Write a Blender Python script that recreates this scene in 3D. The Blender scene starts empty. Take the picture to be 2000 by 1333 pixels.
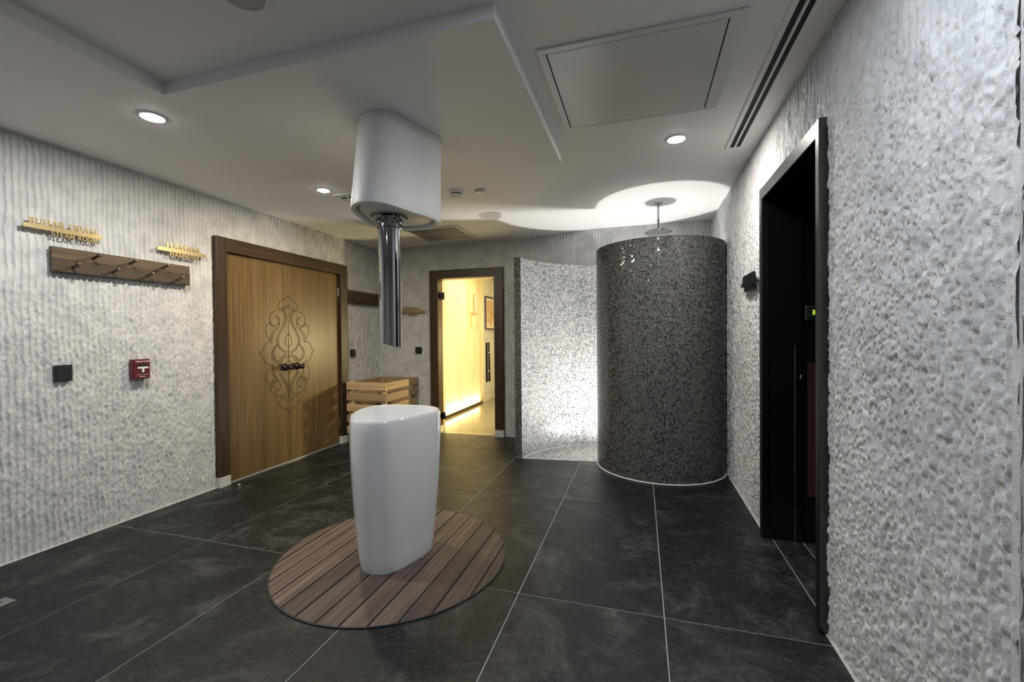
import bpy, math, random
import numpy as np
from mathutils import Vector, Matrix
random.seed(7)
rng = np.random.default_rng(11)
PI = math.pi
sc = bpy.context.scene
C = sc.collection

# ------------------------------------------------------------------ camera
S = 1.22                                    # lens height above the floor
cd = bpy.data.cameras.new('camera'); cam = bpy.data.objects.new('camera', cd); C.objects.link(cam)
cd.sensor_width = 36.0; cd.lens = 36.0 * 840.85 / 2000.0; cd.clip_start = 0.02
ya_, pi_, ro_ = 0.2906, -0.0115, 0.0087
r0 = Vector((math.cos(ya_), math.sin(ya_), 0)); f0 = Vector((-math.sin(ya_), math.cos(ya_), 0)); u0 = Vector((0, 0, 1))
fw = f0 * math.cos(pi_) + u0 * math.sin(pi_); up = -f0 * math.sin(pi_) + u0 * math.cos(pi_)
cx_ = r0 * math.cos(ro_) - up * math.sin(ro_); cy_ = r0 * math.sin(ro_) + up * math.cos(ro_)
m = Matrix.Identity(4)
for i in range(3):
    m[i][0] = cx_[i]; m[i][1] = cy_[i]; m[i][2] = -fw[i]
m[2][3] = S
cam.matrix_world = m
sc.camera = cam

# ------------------------------------------------------------------ world and exposure
w = bpy.data.worlds.new('world'); sc.world = w; w.use_nodes = True
w.node_tree.nodes['Background'].inputs[0].default_value = (0.55, 0.62, 0.75, 1)
w.node_tree.nodes['Background'].inputs[1].default_value = 0.02
sc.view_settings.view_transform = 'Standard'
sc.view_settings.look = 'None'
sc.view_settings.gamma = 1.0
sc.view_settings.use_curve_mapping = False
sc.view_settings.exposure = 0.0

DOWN_W = 20.0        # power of one ceiling downlight
SHOWER_W = 46.0      # floor uplight in the shower
SAUNA_W = 220.0       # warm ceiling lamp behind the glass door

# ------------------------------------------------------------------ room measures
XL, XR, YB, YF = -3.3135, 0.7174, 4.9465, -2.2
ZL, ZH = 2.373, 2.428      # lower and upper ceiling level
RECESS_Y, RECESS_X = 1.11, 1.75

# ------------------------------------------------------------------ materials
def mat(name, col, rough=0.5, metal=0.0, **kw):
    M = bpy.data.materials.new(name); M.use_nodes = True
    b = M.node_tree.nodes['Principled BSDF']
    b.inputs['Base Color'].default_value = (*col, 1); b.inputs['Roughness'].default_value = rough
    b.inputs['Metallic'].default_value = metal
    for k, v in kw.items(): b.inputs[k.replace('_', ' ')].default_value = v
    return M
def nt(M): return M.node_tree.nodes, M.node_tree.links, M.node_tree.nodes['Principled BSDF']
def ramp(N, stops):
    r = N.new('ShaderNodeValToRGB'); e = r.color_ramp.elements
    while len(e) > 1: e.remove(e[-1])
    e[0].position = stops[0][0]; e[0].color = (*stops[0][1], 1)
    for p, c in stops[1:]:
        q = e.new(p); q.color = (*c, 1)
    return r
def coords(N, L, scale, world=True, rnd=0.0):
    if world: src = N.new('ShaderNodeNewGeometry').outputs['Position']
    else: src = N.new('ShaderNodeTexCoord').outputs['Object']
    if rnd:
        oi = N.new('ShaderNodeObjectInfo'); a = N.new('ShaderNodeVectorMath'); a.operation = 'ADD'
        cb = N.new('ShaderNodeCombineXYZ'); mu = N.new('ShaderNodeMath'); mu.operation = 'MULTIPLY'; mu.inputs[1].default_value = rnd
        L.new(oi.outputs['Random'], mu.inputs[0])
        for i in range(3): L.new(mu.outputs[0], cb.inputs[i])
        L.new(src, a.inputs[0]); L.new(cb.outputs[0], a.inputs[1]); src = a.outputs[0]
    mp = N.new('ShaderNodeMapping'); mp.inputs['Scale'].default_value = scale
    L.new(src, mp.inputs['Vector']); return mp.outputs[0]
def noise(N, L, vec, sc_, detail=4, rough=0.55, dist=0.0):
    n = N.new('ShaderNodeTexNoise'); n.inputs['Scale'].default_value = sc_; n.inputs['Detail'].default_value = detail
    n.inputs['Roughness'].default_value = rough; n.inputs['Distortion'].default_value = dist
    L.new(vec, n.inputs['Vector']); return n.outputs['Fac']
def bump(N, L, b, h, strength, dist=0.01):
    bp = N.new('ShaderNodeBump'); bp.inputs['Strength'].default_value = strength; bp.inputs['Distance'].default_value = dist
    L.new(h, bp.inputs['Height']); L.new(bp.outputs[0], b.inputs['Normal'])
def wood(name, dark, mid, light, rough=0.45, axis='z', freq=28, rnd=0.0, bumps=0.15, long=1.2):
    M = mat(name, mid, rough); N, L, b = nt(M)
    s = {'x': (long, freq, freq), 'y': (freq, long, freq), 'z': (freq, freq, long)}[axis]
    v = coords(N, L, s, True, rnd)
    a = noise(N, L, v, 1.0, 6, 0.62, 0.4)
    r = ramp(N, [(0.28, dark), (0.5, mid), (0.74, light)]); L.new(a, r.inputs[0])
    s2 = {'x': (long * .4, freq * .16, freq * .16), 'y': (freq * .16, long * .4, freq * .16), 'z': (freq * .16, freq * .16, long * .4)}[axis]
    v2 = coords(N, L, s2, True, rnd); a2 = noise(N, L, v2, 1.0, 3, 0.5)
    r2 = ramp(N, [(0.3, (0.74, 0.74, 0.74)), (0.7, (1.12, 1.12, 1.12))]); L.new(a2, r2.inputs[0])
    mx = N.new('ShaderNodeMix'); mx.data_type = 'RGBA'; mx.blend_type = 'MULTIPLY'; mx.inputs[0].default_value = 1.0
    L.new(r.outputs[0], mx.inputs[6]); L.new(r2.outputs[0], mx.inputs[7])
    out = mx.outputs[2]
    if rnd:
        oi = N.new('ShaderNodeObjectInfo'); rr = ramp(N, [(0, (0.66, 0.66, 0.67)), (1, (1.32, 1.28, 1.25))]); L.new(oi.outputs['Random'], rr.inputs[0])
        m2 = N.new('ShaderNodeMix'); m2.data_type = 'RGBA'; m2.blend_type = 'MULTIPLY'; m2.inputs[0].default_value = 1.0
        L.new(out, m2.inputs[6]); L.new(rr.outputs[0], m2.inputs[7]); out = m2.outputs[2]
    L.new(out, b.inputs['Base Color']); bump(N, L, b, a, bumps, 0.004)
    return M

M = {}
M['plaster'] = mat('rough_plaster', (0.72, 0.715, 0.70), 0.9)
N, L, b = nt(M['plaster']); v = coords(N, L, (1, 1, 1))
a = noise(N, L, v, 9, 6, 0.65); r = ramp(N, [(0.3, (0.50, 0.50, 0.50)), (0.6, (0.66, 0.655, 0.645))]); L.new(a, r.inputs[0]); L.new(r.outputs[0], b.inputs['Base Color'])
bump(N, L, b, noise(N, L, v, 130, 5, 0.7), 0.55, 0.006)
M['ceiling'] = mat('ceiling_paint', (0.87, 0.865, 0.855), 0.65)
M['white_paint'] = mat('white_gloss_paint', (0.72, 0.715, 0.70), 0.28)
M['white_matt'] = mat('white_plastic', (0.76, 0.75, 0.73), 0.4)
M['black_slot'] = mat('black_void', (0.008, 0.008, 0.008), 0.7)
M['grey_fin'] = mat('grey_vent_fin', (0.30, 0.29, 0.27), 0.5)
M['speaker'] = mat('speaker_mesh', (0.50, 0.49, 0.46), 0.7)
M['grout'] = mat('pale_grout', (0.36, 0.355, 0.34), 0.85)
M['slate'] = mat('slate_tile', (0.04, 0.04, 0.04), 0.45, Specular_IOR_Level=0.28)
N, L, b = nt(M['slate']); v = coords(N, L, (1, 1, 1), True, 37.0)
a = noise(N, L, v, 3.2, 9, 0.72, 0.6); r = ramp(N, [(0.30, (0.005, 0.0051, 0.0055)), (0.50, (0.0125, 0.0125, 0.0128)), (0.62, (0.040, 0.0395, 0.038)), (0.80, (0.11, 0.11, 0.106))]); L.new(a, r.inputs[0])
v2 = coords(N, L, (2.2, 6, 3), True, 21.0); a2 = noise(N, L, v2, 6.0, 9, 0.78, 1.0)
r2 = ramp(N, [(0.52, (0, 0, 0)), (0.66, (0.018, 0.0178, 0.017)), (0.80, (0.09, 0.088, 0.084))]); L.new(a2, r2.inputs[0])
mx = N.new('ShaderNodeMix'); mx.data_type = 'RGBA'; mx.blend_type = 'ADD'; mx.inputs[0].default_value = 1.0
L.new(r.outputs[0], mx.inputs[6]); L.new(r2.outputs[0], mx.inputs[7])
a3 = noise(N, L, v, 38, 6, 0.75); r3 = ramp(N, [(0.32, (0.45,) * 3), (0.68, (1.5,) * 3)]); L.new(a3, r3.inputs[0])
mx2 = N.new('ShaderNodeMix'); mx2.data_type = 'RGBA'; mx2.blend_type = 'MULTIPLY'; mx2.inputs[0].default_value = 1.0
L.new(mx.outputs[2], mx2.inputs[6]); L.new(r3.outputs[0], mx2.inputs[7]); L.new(mx2.outputs[2], b.inputs['Base Color'])
rr = ramp(N, [(0.3, (0.36,) * 3), (0.75, (0.60,) * 3)]); L.new(a3, rr.inputs[0]); L.new(rr.outputs[0], b.inputs['Roughness'])
bump(N, L, b, a3, 0.35, 0.006)
M['sauna_tile'] = mat('polished_tile', (0.20, 0.18, 0.14), 0.12)
N, L, b = nt(M['sauna_tile']); a = noise(N, L, coords(N, L, (1, 3, 1)), 4, 7, 0.7, 0.8)
r = ramp(N, [(0.3, (0.12, 0.11, 0.085)), (0.7, (0.26, 0.235, 0.18))]); L.new(a, r.inputs[0]); L.new(r.outputs[0], b.inputs['Base Color'])
M['ceramic'] = mat('white_ceramic', (0.80, 0.80, 0.80), 0.10, Coat_Weight=0.6, Coat_Roughness=0.03)
M['housing'] = mat('white_lacquer', (0.74, 0.74, 0.73), 0.5)
M['chrome'] = mat('chrome', (0.40, 0.40, 0.42), 0.05, 1.0)
M['steel'] = mat('brushed_steel', (0.55, 0.54, 0.52), 0.3, 1.0)
M['dark_steel'] = mat('dark_brushed_steel', (0.085, 0.085, 0.080), 0.32, 1.0)
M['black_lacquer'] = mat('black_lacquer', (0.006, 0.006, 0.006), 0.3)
M['black_plastic'] = mat('black_plastic', (0.016, 0.016, 0.017), 0.35)
M['bronze'] = mat('smoked_bronze_panel', (0.075, 0.035, 0.025), 0.25)
M['brass'] = mat('brushed_brass', (0.62, 0.50, 0.28), 0.34, 1.0)
M['dark_letters'] = mat('dark_metal_letters', (0.02, 0.02, 0.02), 0.4, 0.6)
M['red'] = mat('red_plastic', (0.105, 0.007, 0.013), 0.35)
M['print_white'] = mat('white_print', (0.75, 0.72, 0.70), 0.5)
M['kick'] = mat('skirting_block', (0.62, 0.61, 0.57), 0.35)
M['alu'] = mat('aluminium_strip', (0.78, 0.78, 0.80), 0.3, 0.7)
M['silicone'] = mat('white_silicone', (0.72, 0.72, 0.70), 0.5)
M['rim'] = mat('black_metal_rim', (0.02, 0.02, 0.02), 0.5)
M['door_wood'] = wood('golden_veneer', (0.072, 0.042, 0.0155), (0.158, 0.096, 0.036), (0.26, 0.166, 0.066), 0.38, 'z', 85, bumps=0.05, long=1.0)
M['frame_wood'] = wood('dark_walnut', (0.021, 0.0110, 0.0052), (0.048, 0.0260, 0.0125), (0.082, 0.046, 0.023), 0.42, 'z', 46, bumps=0.08)
M['carving'] = mat('groove_shade_brown', (0.055, 0.028, 0.010), 0.8)  # dark brown stands in for the shade inside the carved grooves
M['deck_wood'] = wood('weathered_deck', (0.042, 0.029, 0.024), (0.100, 0.069, 0.056), (0.185, 0.132, 0.108), 0.6, 'y', 42, rnd=9.0, bumps=0.3)
M['crate_wood'] = wood('pale_cedar', (0.34, 0.235, 0.125), (0.50, 0.36, 0.20), (0.60, 0.45, 0.27), 0.55, 'x', 36, rnd=5.0)
M['crate_wood_y'] = wood('pale_cedar_crosswise', (0.34, 0.235, 0.125), (0.50, 0.36, 0.20), (0.60, 0.45, 0.27), 0.55, 'y', 36, rnd=5.0)
M['board_wood'] = wood('brown_oak', (0.055, 0.034, 0.018), (0.105, 0.066, 0.036), (0.16, 0.105, 0.060), 0.5, 'y', 36, rnd=5.0)
M['knob'] = mat('dark_turned_wood', (0.018, 0.010, 0.008), 0.3)
M['sauna_wood'] = wood('pale_spruce', (0.62, 0.52, 0.33), (0.72, 0.62, 0.42), (0.80, 0.71, 0.52), 0.6, 'z', 30, bumps=0.05)
M['lens'] = mat('lamp_lens', (0.9, 0.9, 0.9), 0.4)
N, L, b = nt(M['lens']); b.inputs['Emission Color'].default_value = (1.0, 0.97, 0.90, 1); b.inputs['Emission Strength'].default_value = 45.0
M['lens_shower'] = mat('shower_lamp_lens', (0.9, 0.9, 0.9), 0.4)
N, L, b = nt(M['lens_shower']); b.inputs['Emission Color'].default_value = (1.0, 0.99, 0.96, 1); b.inputs['Emission Strength'].default_value = 9.0
M['digit'] = mat('green_digit', (0.2, 0.5, 0.02), 0.5)
N, L, b = nt(M['digit']); b.inputs['Emission Color'].default_value = (0.62, 1.0, 0.05, 1); b.inputs['Emission Strength'].default_value = 1.3
# clear pane: mirror reflection by Fresnel over a straight-through tint
def pane(name, tint):
    P = bpy.data.materials.new(name); P.use_nodes = True; N, L = P.node_tree.nodes, P.node_tree.links
    N.remove(N['Principled BSDF']); t = N.new('ShaderNodeBsdfTransparent'); t.inputs[0].default_value = (*tint, 1)
    g = N.new('ShaderNodeBsdfGlossy'); g.inputs['Roughness'].default_value = 0.02; g.inputs['Color'].default_value = (1, 1, 1, 1)
    lw = N.new('ShaderNodeLayerWeight'); lw.inputs[0].default_value = 0.5; pw = N.new('ShaderNodeMath'); pw.operation = 'POWER'; pw.inputs[1].default_value = 4.0
    L.new(lw.outputs['Facing'], pw.inputs[0]); fr = N.new('ShaderNodeMath'); fr.operation = 'MULTIPLY_ADD'; fr.inputs[1].default_value = 0.8; fr.inputs[2].default_value = 0.03
    L.new(pw.outputs[0], fr.inputs[0]); mx = N.new('ShaderNodeMixShader')
    L.new(fr.outputs[0], mx.inputs[0]); L.new(t.outputs[0], mx.inputs[1]); L.new(g.outputs[0], mx.inputs[2]); L.new(mx.outputs[0], N['Material Output'].inputs[0])
    return P
M['glass'] = pane('clear_glass', (0.95, 0.94, 0.90))
M['mos'] = [mat('mosaic_grey', (0.076, 0.074, 0.070), 0.08), mat('mosaic_taupe', (0.074, 0.062, 0.054), 0.08), mat('mosaic_charcoal', (0.030, 0.030, 0.030), 0.07),
            mat('mosaic_black', (0.006, 0.006, 0.0065), 0.06), mat('mosaic_silver', (0.15, 0.146, 0.139), 0.07)]
M['mos_grout'] = mat('mosaic_grout', (0.25, 0.247, 0.238), 0.8)
M['mos_light'] = [mat('mosaic_pearl', (0.44, 0.435, 0.42), 0.15), mat('mosaic_pale_grey', (0.33, 0.325, 0.315), 0.15), mat('mosaic_mid_grey', (0.20, 0.197, 0.19), 0.12),
                  mat('mosaic_dark_dot', (0.06, 0.06, 0.061), 0.10), mat('mosaic_white', (0.62, 0.615, 0.60), 0.15)]
M['mos_light_grout'] = mat('mosaic_white_grout', (0.70, 0.695, 0.68), 0.8)
M['print_art'] = mat('framed_print', (0.5, 0.4, 0.25), 0.3)
N, L, b = nt(M['print_art']); a = noise(N, L, coords(N, L, (1, 3, 3)), 2.2, 3, 0.5)
r = ramp(N, [(0.4, (0.62, 0.45, 0.22)), (0.55, (0.55, 0.30, 0.14)), (0.65, (0.75, 0.70, 0.60))]); L.new(a, r.inputs[0]); L.new(r.outputs[0], b.inputs['Base Color'])

# ------------------------------------------------------------------ mesh helpers (all in world metres)
class MB:
    def __init__(s): s.v = []; s.f = []; s.mi = []
    def add(s, v, f, mi=0):
        o = len(s.v); s.v += [tuple(p) for p in v]; s.f += [tuple(i + o for i in q) for q in f]; s.mi += [mi] * len(f); return s
    def box(s, x0, x1, y0, y1, z0, z1, mi=0):
        return s.add([(x0, y0, z0), (x1, y0, z0), (x1, y1, z0), (x0, y1, z0), (x0, y0, z1), (x1, y0, z1), (x1, y1, z1), (x0, y1, z1)],
                     [(0, 3, 2, 1), (4, 5, 6, 7), (0, 1, 5, 4), (1, 2, 6, 5), (2, 3, 7, 6), (3, 0, 4, 7)], mi)
    def bbox(s, x0, x1, y0, y1, z0, z1, b, mi=0):
        # box with chamfered edges along every direction
        v = []; f = []
        for (sx, sy, sz) in [(i, j, k) for i in (0, 1) for j in (0, 1) for k in (0, 1)]:
            X = (x0, x1)[sx]; Y = (y0, y1)[sy]; Z = (z0, z1)[sz]; dx = b * (1 - 2 * sx); dy = b * (1 - 2 * sy); dz = b * (1 - 2 * sz)
            v += [(X, Y + dy, Z + dz), (X + dx, Y, Z + dz), (X + dx, Y + dy, Z)]
        I = lambda i, j, k, t: ((i * 2 + j) * 2 + k) * 3 + t
        f += [(I(0,0,0,0), I(0,0,1,0), I(0,1,1,0), I(0,1,0,0)), (I(1,0,0,0), I(1,1,0,0), I(1,1,1,0), I(1,0,1,0)),
              (I(0,0,0,1), I(1,0,0,1), I(1,0,1,1), I(0,0,1,1)), (I(0,1,0,1), I(0,1,1,1), I(1,1,1,1), I(1,1,0,1)),
              (I(0,0,0,2), I(0,1,0,2), I(1,1,0,2), I(1,0,0,2)), (I(0,0,1,2), I(1,0,1,2), I(1,1,1,2), I(0,1,1,2))]
        for j in (0, 1):
            for k in (0, 1): f.append((I(0,j,k,1), I(0,j,k,2), I(1,j,k,2), I(1,j,k,1)))
        for i in (0, 1):
            for k in (0, 1): f.append((I(i,0,k,0), I(i,0,k,2), I(i,1,k,2), I(i,1,k,0)))
        for i in (0, 1):
            for j in (0, 1): f.append((I(i,j,0,0), I(i,j,0,1), I(i,j,1,1), I(i,j,1,0)))
        for i in (0, 1):
            for j in (0, 1):
                for k in (0, 1): f.append((I(i,j,k,0), I(i,j,k,1), I(i,j,k,2)))
        return s.add(v, f, mi)
    def loft(s, rings, cap0=True, cap1=True, closed=True, mi=0):
        n = len(rings[0]); v = [p for r in rings for p in r]; f = []
        for i in range(len(rings) - 1):
            for j in range(n if closed else n - 1):
                k = (j + 1) % n; f.append((i * n + j, i * n + k, (i + 1) * n + k, (i + 1) * n + j))
        if cap0: f.append(tuple(reversed(range(n))))
        if cap1: f.append(tuple((len(rings) - 1) * n + j for j in range(n)))
        return s.add(v, f, mi)
    def lathe(s, c, prof, axis='z', n=28, caps=True, mi=0):
        rings = []
        for r, h in prof:
            ring = []
            for j in range(n):
                t = 2 * PI * j / n; a, b_ = r * math.cos(t), r * math.sin(t)
                if axis == 'z': ring.append((c[0] + a, c[1] + b_, c[2] + h))
                elif axis == 'x': ring.append((c[0] + h, c[1] + a, c[2] + b_))
                else: ring.append((c[0] + a, c[1] + h, c[2] - b_))
            rings.append(ring)
        return s.loft(rings, caps, caps, True, mi)
    def tube(s, pts, r, n=8, mi=0, rr=None):
        P = [Vector(p) for p in pts]; rings = []; up0 = None
        for i, p in enumerate(P):
            d = (P[min(i + 1, len(P) - 1)] - P[max(i - 1, 0)]).normalized()
            if up0 is None: up0 = Vector((0, 0, 1)) if abs(d.z) < 0.9 else Vector((1, 0, 0))
            a = d.cross(up0).normalized(); b_ = a.cross(d).normalized(); up0 = b_
            q = rr[i] if rr else r
            rings.append([tuple(p + a * q * math.cos(2 * PI * j / n) + b_ * q * math.sin(2 * PI * j / n)) for j in range(n)])
        return s.loft(rings, True, True, True, mi)
    def prism(s, poly, fn, d0, d1, mi=0):
        # poly of 2-D points, fn(a, b, depth) -> world point
        n = len(poly); v = [fn(a, b_, d0) for a, b_ in poly] + [fn(a, b_, d1) for a, b_ in poly]
        f = [tuple(range(n)), tuple(reversed(range(n, 2 * n)))] + [(i, i + n, (i + 1) % n + n, (i + 1) % n) for i in range(n)]
        return s.add(v, f, mi)
def mesh(name, mb, mats, origin=(0, 0, 0), smooth=False, angle=None):
    me = bpy.data.meshes.new(name)
    me.from_pydata([(x - origin[0], y - origin[1], z - origin[2]) for x, y, z in mb.v], [], mb.f)
    for mm in (mats if isinstance(mats, list) else [mats]): me.materials.append(mm)
    if isinstance(mats, list): me.polygons.foreach_set('material_index', mb.mi)
    me.update()
    import bmesh
    bm = bmesh.new(); bm.from_mesh(me); bmesh.ops.recalc_face_normals(bm, faces=bm.faces); bm.to_mesh(me); bm.free()
    if smooth:
        me.polygons.foreach_set('use_smooth', [True] * len(me.polygons)); me.set_sharp_from_angle(angle=math.radians(angle or 35))
    return me
def wloc(o):
    v = Vector((0, 0, 0))
    while o is not None: v = v + o.location; o = o.parent
    return v
def props(o, label=None, cat=None, group=None, kind=None):
    for k, x in (('label', label), ('category', cat), ('group', group), ('kind', kind)):
        if x: o[k] = x
    return o
def link(name, me, parent=None, loc=(0, 0, 0)):
    o = bpy.data.objects.new(name, me); C.objects.link(o); o.location = loc; o.parent = parent; return o
def part(name, mb, mats, parent, smooth=False, angle=None, kind=None, label=None):
    og = wloc(parent); o = link(name, mesh(name, mb, mats, og, smooth, angle), parent); return props(o, label=label, kind=kind)
def thing(name, loc, label, cat, group=None, kind=None):
    o = link(name, None, None, loc); o.empty_display_size = 0.05; return props(o, label, cat, group, kind)
def solo(name, mb, mats, label, cat, group=None, kind=None, smooth=False, angle=None):
    a = np.array(mb.v); og = ((a[:, 0].min() + a[:, 0].max()) / 2, (a[:, 1].min() + a[:, 1].max()) / 2, a[:, 2].min())
    o = link(name, mesh(name, mb, mats, og, smooth, angle), None, og); return props(o, label, cat, group, kind)
def npmesh(name, V, F, mats, smooth=True, mi=None):
    me = bpy.data.meshes.new(name); V = np.asarray(V, np.float32); F = np.asarray(F, np.int32); n = len(F); k = F.shape[1]
    me.vertices.add(len(V)); me.vertices.foreach_set('co', V.ravel())
    me.loops.add(n * k); me.loops.foreach_set('vertex_index', F.ravel())
    me.polygons.add(n); me.polygons.foreach_set('loop_start', np.arange(0, n * k, k, dtype=np.int32))
    for mm in mats: me.materials.append(mm)
    if mi is not None: me.polygons.foreach_set('material_index', np.asarray(mi, np.int32))
    me.polygons.foreach_set('use_smooth', np.full(n, smooth)); me.update(calc_edges=True); me.validate(); return me

# ------------------------------------------------------------------ rough combed plaster walls
def vnoise(a, b_, seed):
    g = np.random.default_rng(seed).random((256, 256)); i = np.floor(a).astype(int); j = np.floor(b_).astype(int)
    fa = a - i; fb = b_ - j; fa = fa * fa * (3 - 2 * fa); fb = fb * fb * (3 - 2 * fb)
    q = lambda di, dj: g[(i + di) % 256, (j + dj) % 256]
    return (q(0, 0) * (1 - fa) + q(1, 0) * fa) * (1 - fb) + (q(0, 1) * (1 - fa) + q(1, 1) * fa) * fb
def fbm(a, b_, seed, o=4):
    t = 0; am = 0.5
    for k in range(o): t = t + am * vnoise(a * 2 ** k, b_ * 2 ** k, seed + k); am *= 0.5
    return t / (1 - 0.5 ** o)
def relief(s, z, seed, crumb, amp=0.0125):
    # raked plaster: smooth flat furrows about 3 cm apart between thin ragged crests, torn lips running slantwise across them
    wob = (fbm(s * 5, z * 4, seed) - .5) * 0.8 + (fbm(s * 22, z * 12, seed + 50, 3) - .5) * 0.5 + (vnoise(s * 70, z * 60, seed + 55) - .5) * .30 * (.4 + crumb)
    ph = s / 0.030 + wob; fr = ph - np.floor(ph); idx = np.floor(ph + .5)
    e = 1 - np.abs(2 * fr - 1)                                                   # 0 on a crest
    n3 = vnoise(idx * 5.3, z * 10, seed + 21); n4 = vnoise(idx * 7.1, z * 42, seed + 23); n5 = vnoise(idx * 3.3 + 7, z * 28, seed + 27)
    wid = .25 + .30 * n3 + .55 * np.minimum(crumb, .6) * n4
    crest = np.clip(1 - e / wid, 0, 1); crest = np.minimum(crest * 1.7, 1) * (.6 + .5 * n3) * (1 - .6 * np.clip(crumb * 1.2, 0, 1) * np.clip((n5 - .45) / .15, 0, 1))
    d = z + s * 0.55
    n1 = fbm(s * 34, d * 34, seed + 31, 3) - .5; m1 = vnoise(s * 9, d * 9, seed + 33)
    lip = np.clip(1 - np.abs(n1) / .05, 0, 1) * (.4 + .8 * m1) * np.clip(crumb * 1.8 - .7, 0, .8)
    n2 = fbm(s * 105, d * 85, seed + 41, 3) - .5
    chip = np.clip((n2 + .0) / .09, 0, 1) * crumb * .55
    big = fbm(s * 6, z * 5, seed + 71, 2) - .5
    return np.maximum(np.maximum(crest, lip), chip) * amp + n2 * .0045 * (.25 + crumb) + big * .003
def plaster(name, s_arr, z_arr, place, seed, crumbfn, holes, label):
    Sg, Zg = np.meshgrid(s_arr, z_arr, indexing='ij'); cr = crumbfn(Sg, Zg)
    H = relief(Sg, Zg, seed, cr); V = place(Sg.ravel(), Zg.ravel(), H.ravel())
    ns, nz = len(s_arr), len(z_arr); I = np.arange(ns * nz).reshape(ns, nz)
    F = np.stack([I[:-1, :-1], I[1:, :-1], I[1:, 1:], I[:-1, 1:]], -1).reshape(-1, 4)
    cs = (s_arr[:-1] + s_arr[1:]) / 2; cz = (z_arr[:-1] + z_arr[1:]) / 2; cS, cZ = np.meshgrid(cs, cz, indexing='ij')
    keep = np.ones(cS.shape, bool)
    for a0, a1, b0, b1 in holes: keep &= ~((cS > a0) & (cS < a1) & (cZ > b0) & (cZ < b1))
    o = link(name, npmesh(name, V, F[keep.ravel()], [M['plaster']])); return props(o, label, 'wall', kind='structure')
def sm(x, a, b_): t = np.clip((x - a) / (b_ - a), 0, 1); return t * t * (3 - 2 * t)
def crumb_left(s, z):
    base = 1 - sm(z, 1.30, 1.85); side = 0.55 + 0.45 * sm(s, 1.2, 2.0)
    return np.clip(base * side * (0.6 + 0.4 * sm(z, -0.1, 0.5)) * .5 + 0.05, 0, 1)
zs = np.arange(0, 2.445, 0.0095)
plaster('wall_left', np.concatenate([np.arange(YF, 0.9, 0.025), np.arange(0.9, 4.97, 0.0036)]), zs,
        lambda s, z, h: np.stack([XL - 0.010 + h, s, z], 1), 3, crumb_left, [(2.70, 4.22, -1, 2.0)], 'rough white plaster wall with combed vertical grooves behind the double door')
plaster('wall_back', np.arange(XL - .01, XR + .02, 0.0055), zs, lambda s, z, h: np.stack([s, YB + 0.010 - h, z], 1), 113,
        lambda s, z: (1 - sm(z, 1.1, 1.8)) * (1 - sm(s, -2.6, -1.9)) + .03, [(-2.48, -1.65, -1, 2.0)], 'grooved white plaster wall around the sauna doorway')
plaster('wall_right', np.arange(RECESS_Y - .002, 4.97, 0.0036), np.arange(0, 2.445, 0.0058), lambda s, z, h: np.stack([XR + 0.010 - h, s, z], 1), 223,
        lambda s, z: np.clip(.95 - 0.6 * sm(z, 1.85, 2.25) - 0.35 * (1 - sm(s, 1.15, 1.7)), 0, 1), [(2.035, 2.90, -1, 2.04)], 'rough chipped white plaster wall around the black doorway')
wr = bpy.data.objects['wall_right']; part('corner_bead', MB().bbox(XR + .004, XR + .03, RECESS_Y - .008, RECESS_Y + .02, 0, 2.44, .004), M['plaster'], wr)
plaster('wall_recess_return', np.arange(XR + .004, RECESS_X, 0.012), np.arange(0, 2.445, 0.012), lambda s, z, h: np.stack([s, RECESS_Y + 0.0 - h, z], 1), 317,
        lambda s, z: 0 * s + .3, [], 'grooved plaster return at the near end of the chipped wall')
plaster('wall_recess_side', np.arange(YF, RECESS_Y, 0.03), np.arange(0, 2.45, 0.03), lambda s, z, h: np.stack([RECESS_X - h, s, z], 1), 331, lambda s, z: 0 * s + .3, [], 'plaster wall at the far side of the recess')
solo('wall_front', MB().box(XL - .1, RECESS_X + .1, YF - .1, YF, 0, 2.45), M['plaster'], 'plain plaster wall closing the room behind the viewer', 'wall', kind='structure')

solo('trim_1', MB().bbox(XL - .01, XL + .008, .6, 2.654, .0004, .007, .001), mat('pale_filler', (0.5, 0.49, 0.46), 0.8), 'pale filler line along the foot of the wall beside the double door', 'trim', kind='structure')
solo('trim_2', MB().bbox(XR - .008, XR + .01, RECESS_Y, 2.013, .0004, .006, .001), bpy.data.materials['pale_filler'], 'pale filler line along the foot of the chipped wall before the black doorway', 'trim', kind='structure')
solo('trim_3', MB().bbox(XR - .008, XR + .01, 2.925, 4.0, .0004, .006, .001), bpy.data.materials['pale_filler'], 'pale filler line along the foot of the chipped wall beside the shower', 'trim', kind='structure')

# ------------------------------------------------------------------ ceiling, two levels with a coffer
CX0, CY1, SY = -2.152, 1.49, 2.855; SX = -0.503; RX = -1.36
mb = MB()
q = lambda *p: mb.add(p, [tuple(range(len(p)))])
q((XL - .1, YF, ZL), (CX0, YF, ZL), (CX0, CY1, ZL), (XL - .1, CY1, ZL))
q((XL - .1, CY1, ZL), (SX, CY1, ZL), (SX, SY, ZL), (XL - .1, SY, ZL))
q((XL - .1, SY, ZL), (RX, SY, ZL), (RX, YB + .1, ZL), (XL - .1, YB + .1, ZL))
q((RX, SY, ZL), (SX, SY, ZH), (SX, YB + .1, ZH), (RX, YB + .1, ZL))
q((SX, CY1, ZH), (RECESS_X, CY1, ZH), (RECESS_X, YB + .1, ZH), (SX, YB + .1, ZH))
q((CX0, YF, ZH), (RECESS_X, YF, ZH), (RECESS_X, CY1, ZH), (CX0, CY1, ZH))
q((CX0, YF, ZL), (CX0, CY1, ZL), (CX0, CY1, ZH), (CX0, YF, ZH))
q((CX0, CY1, ZL), (SX, CY1, ZL), (SX, CY1, ZH), (CX0, CY1, ZH))
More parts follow.
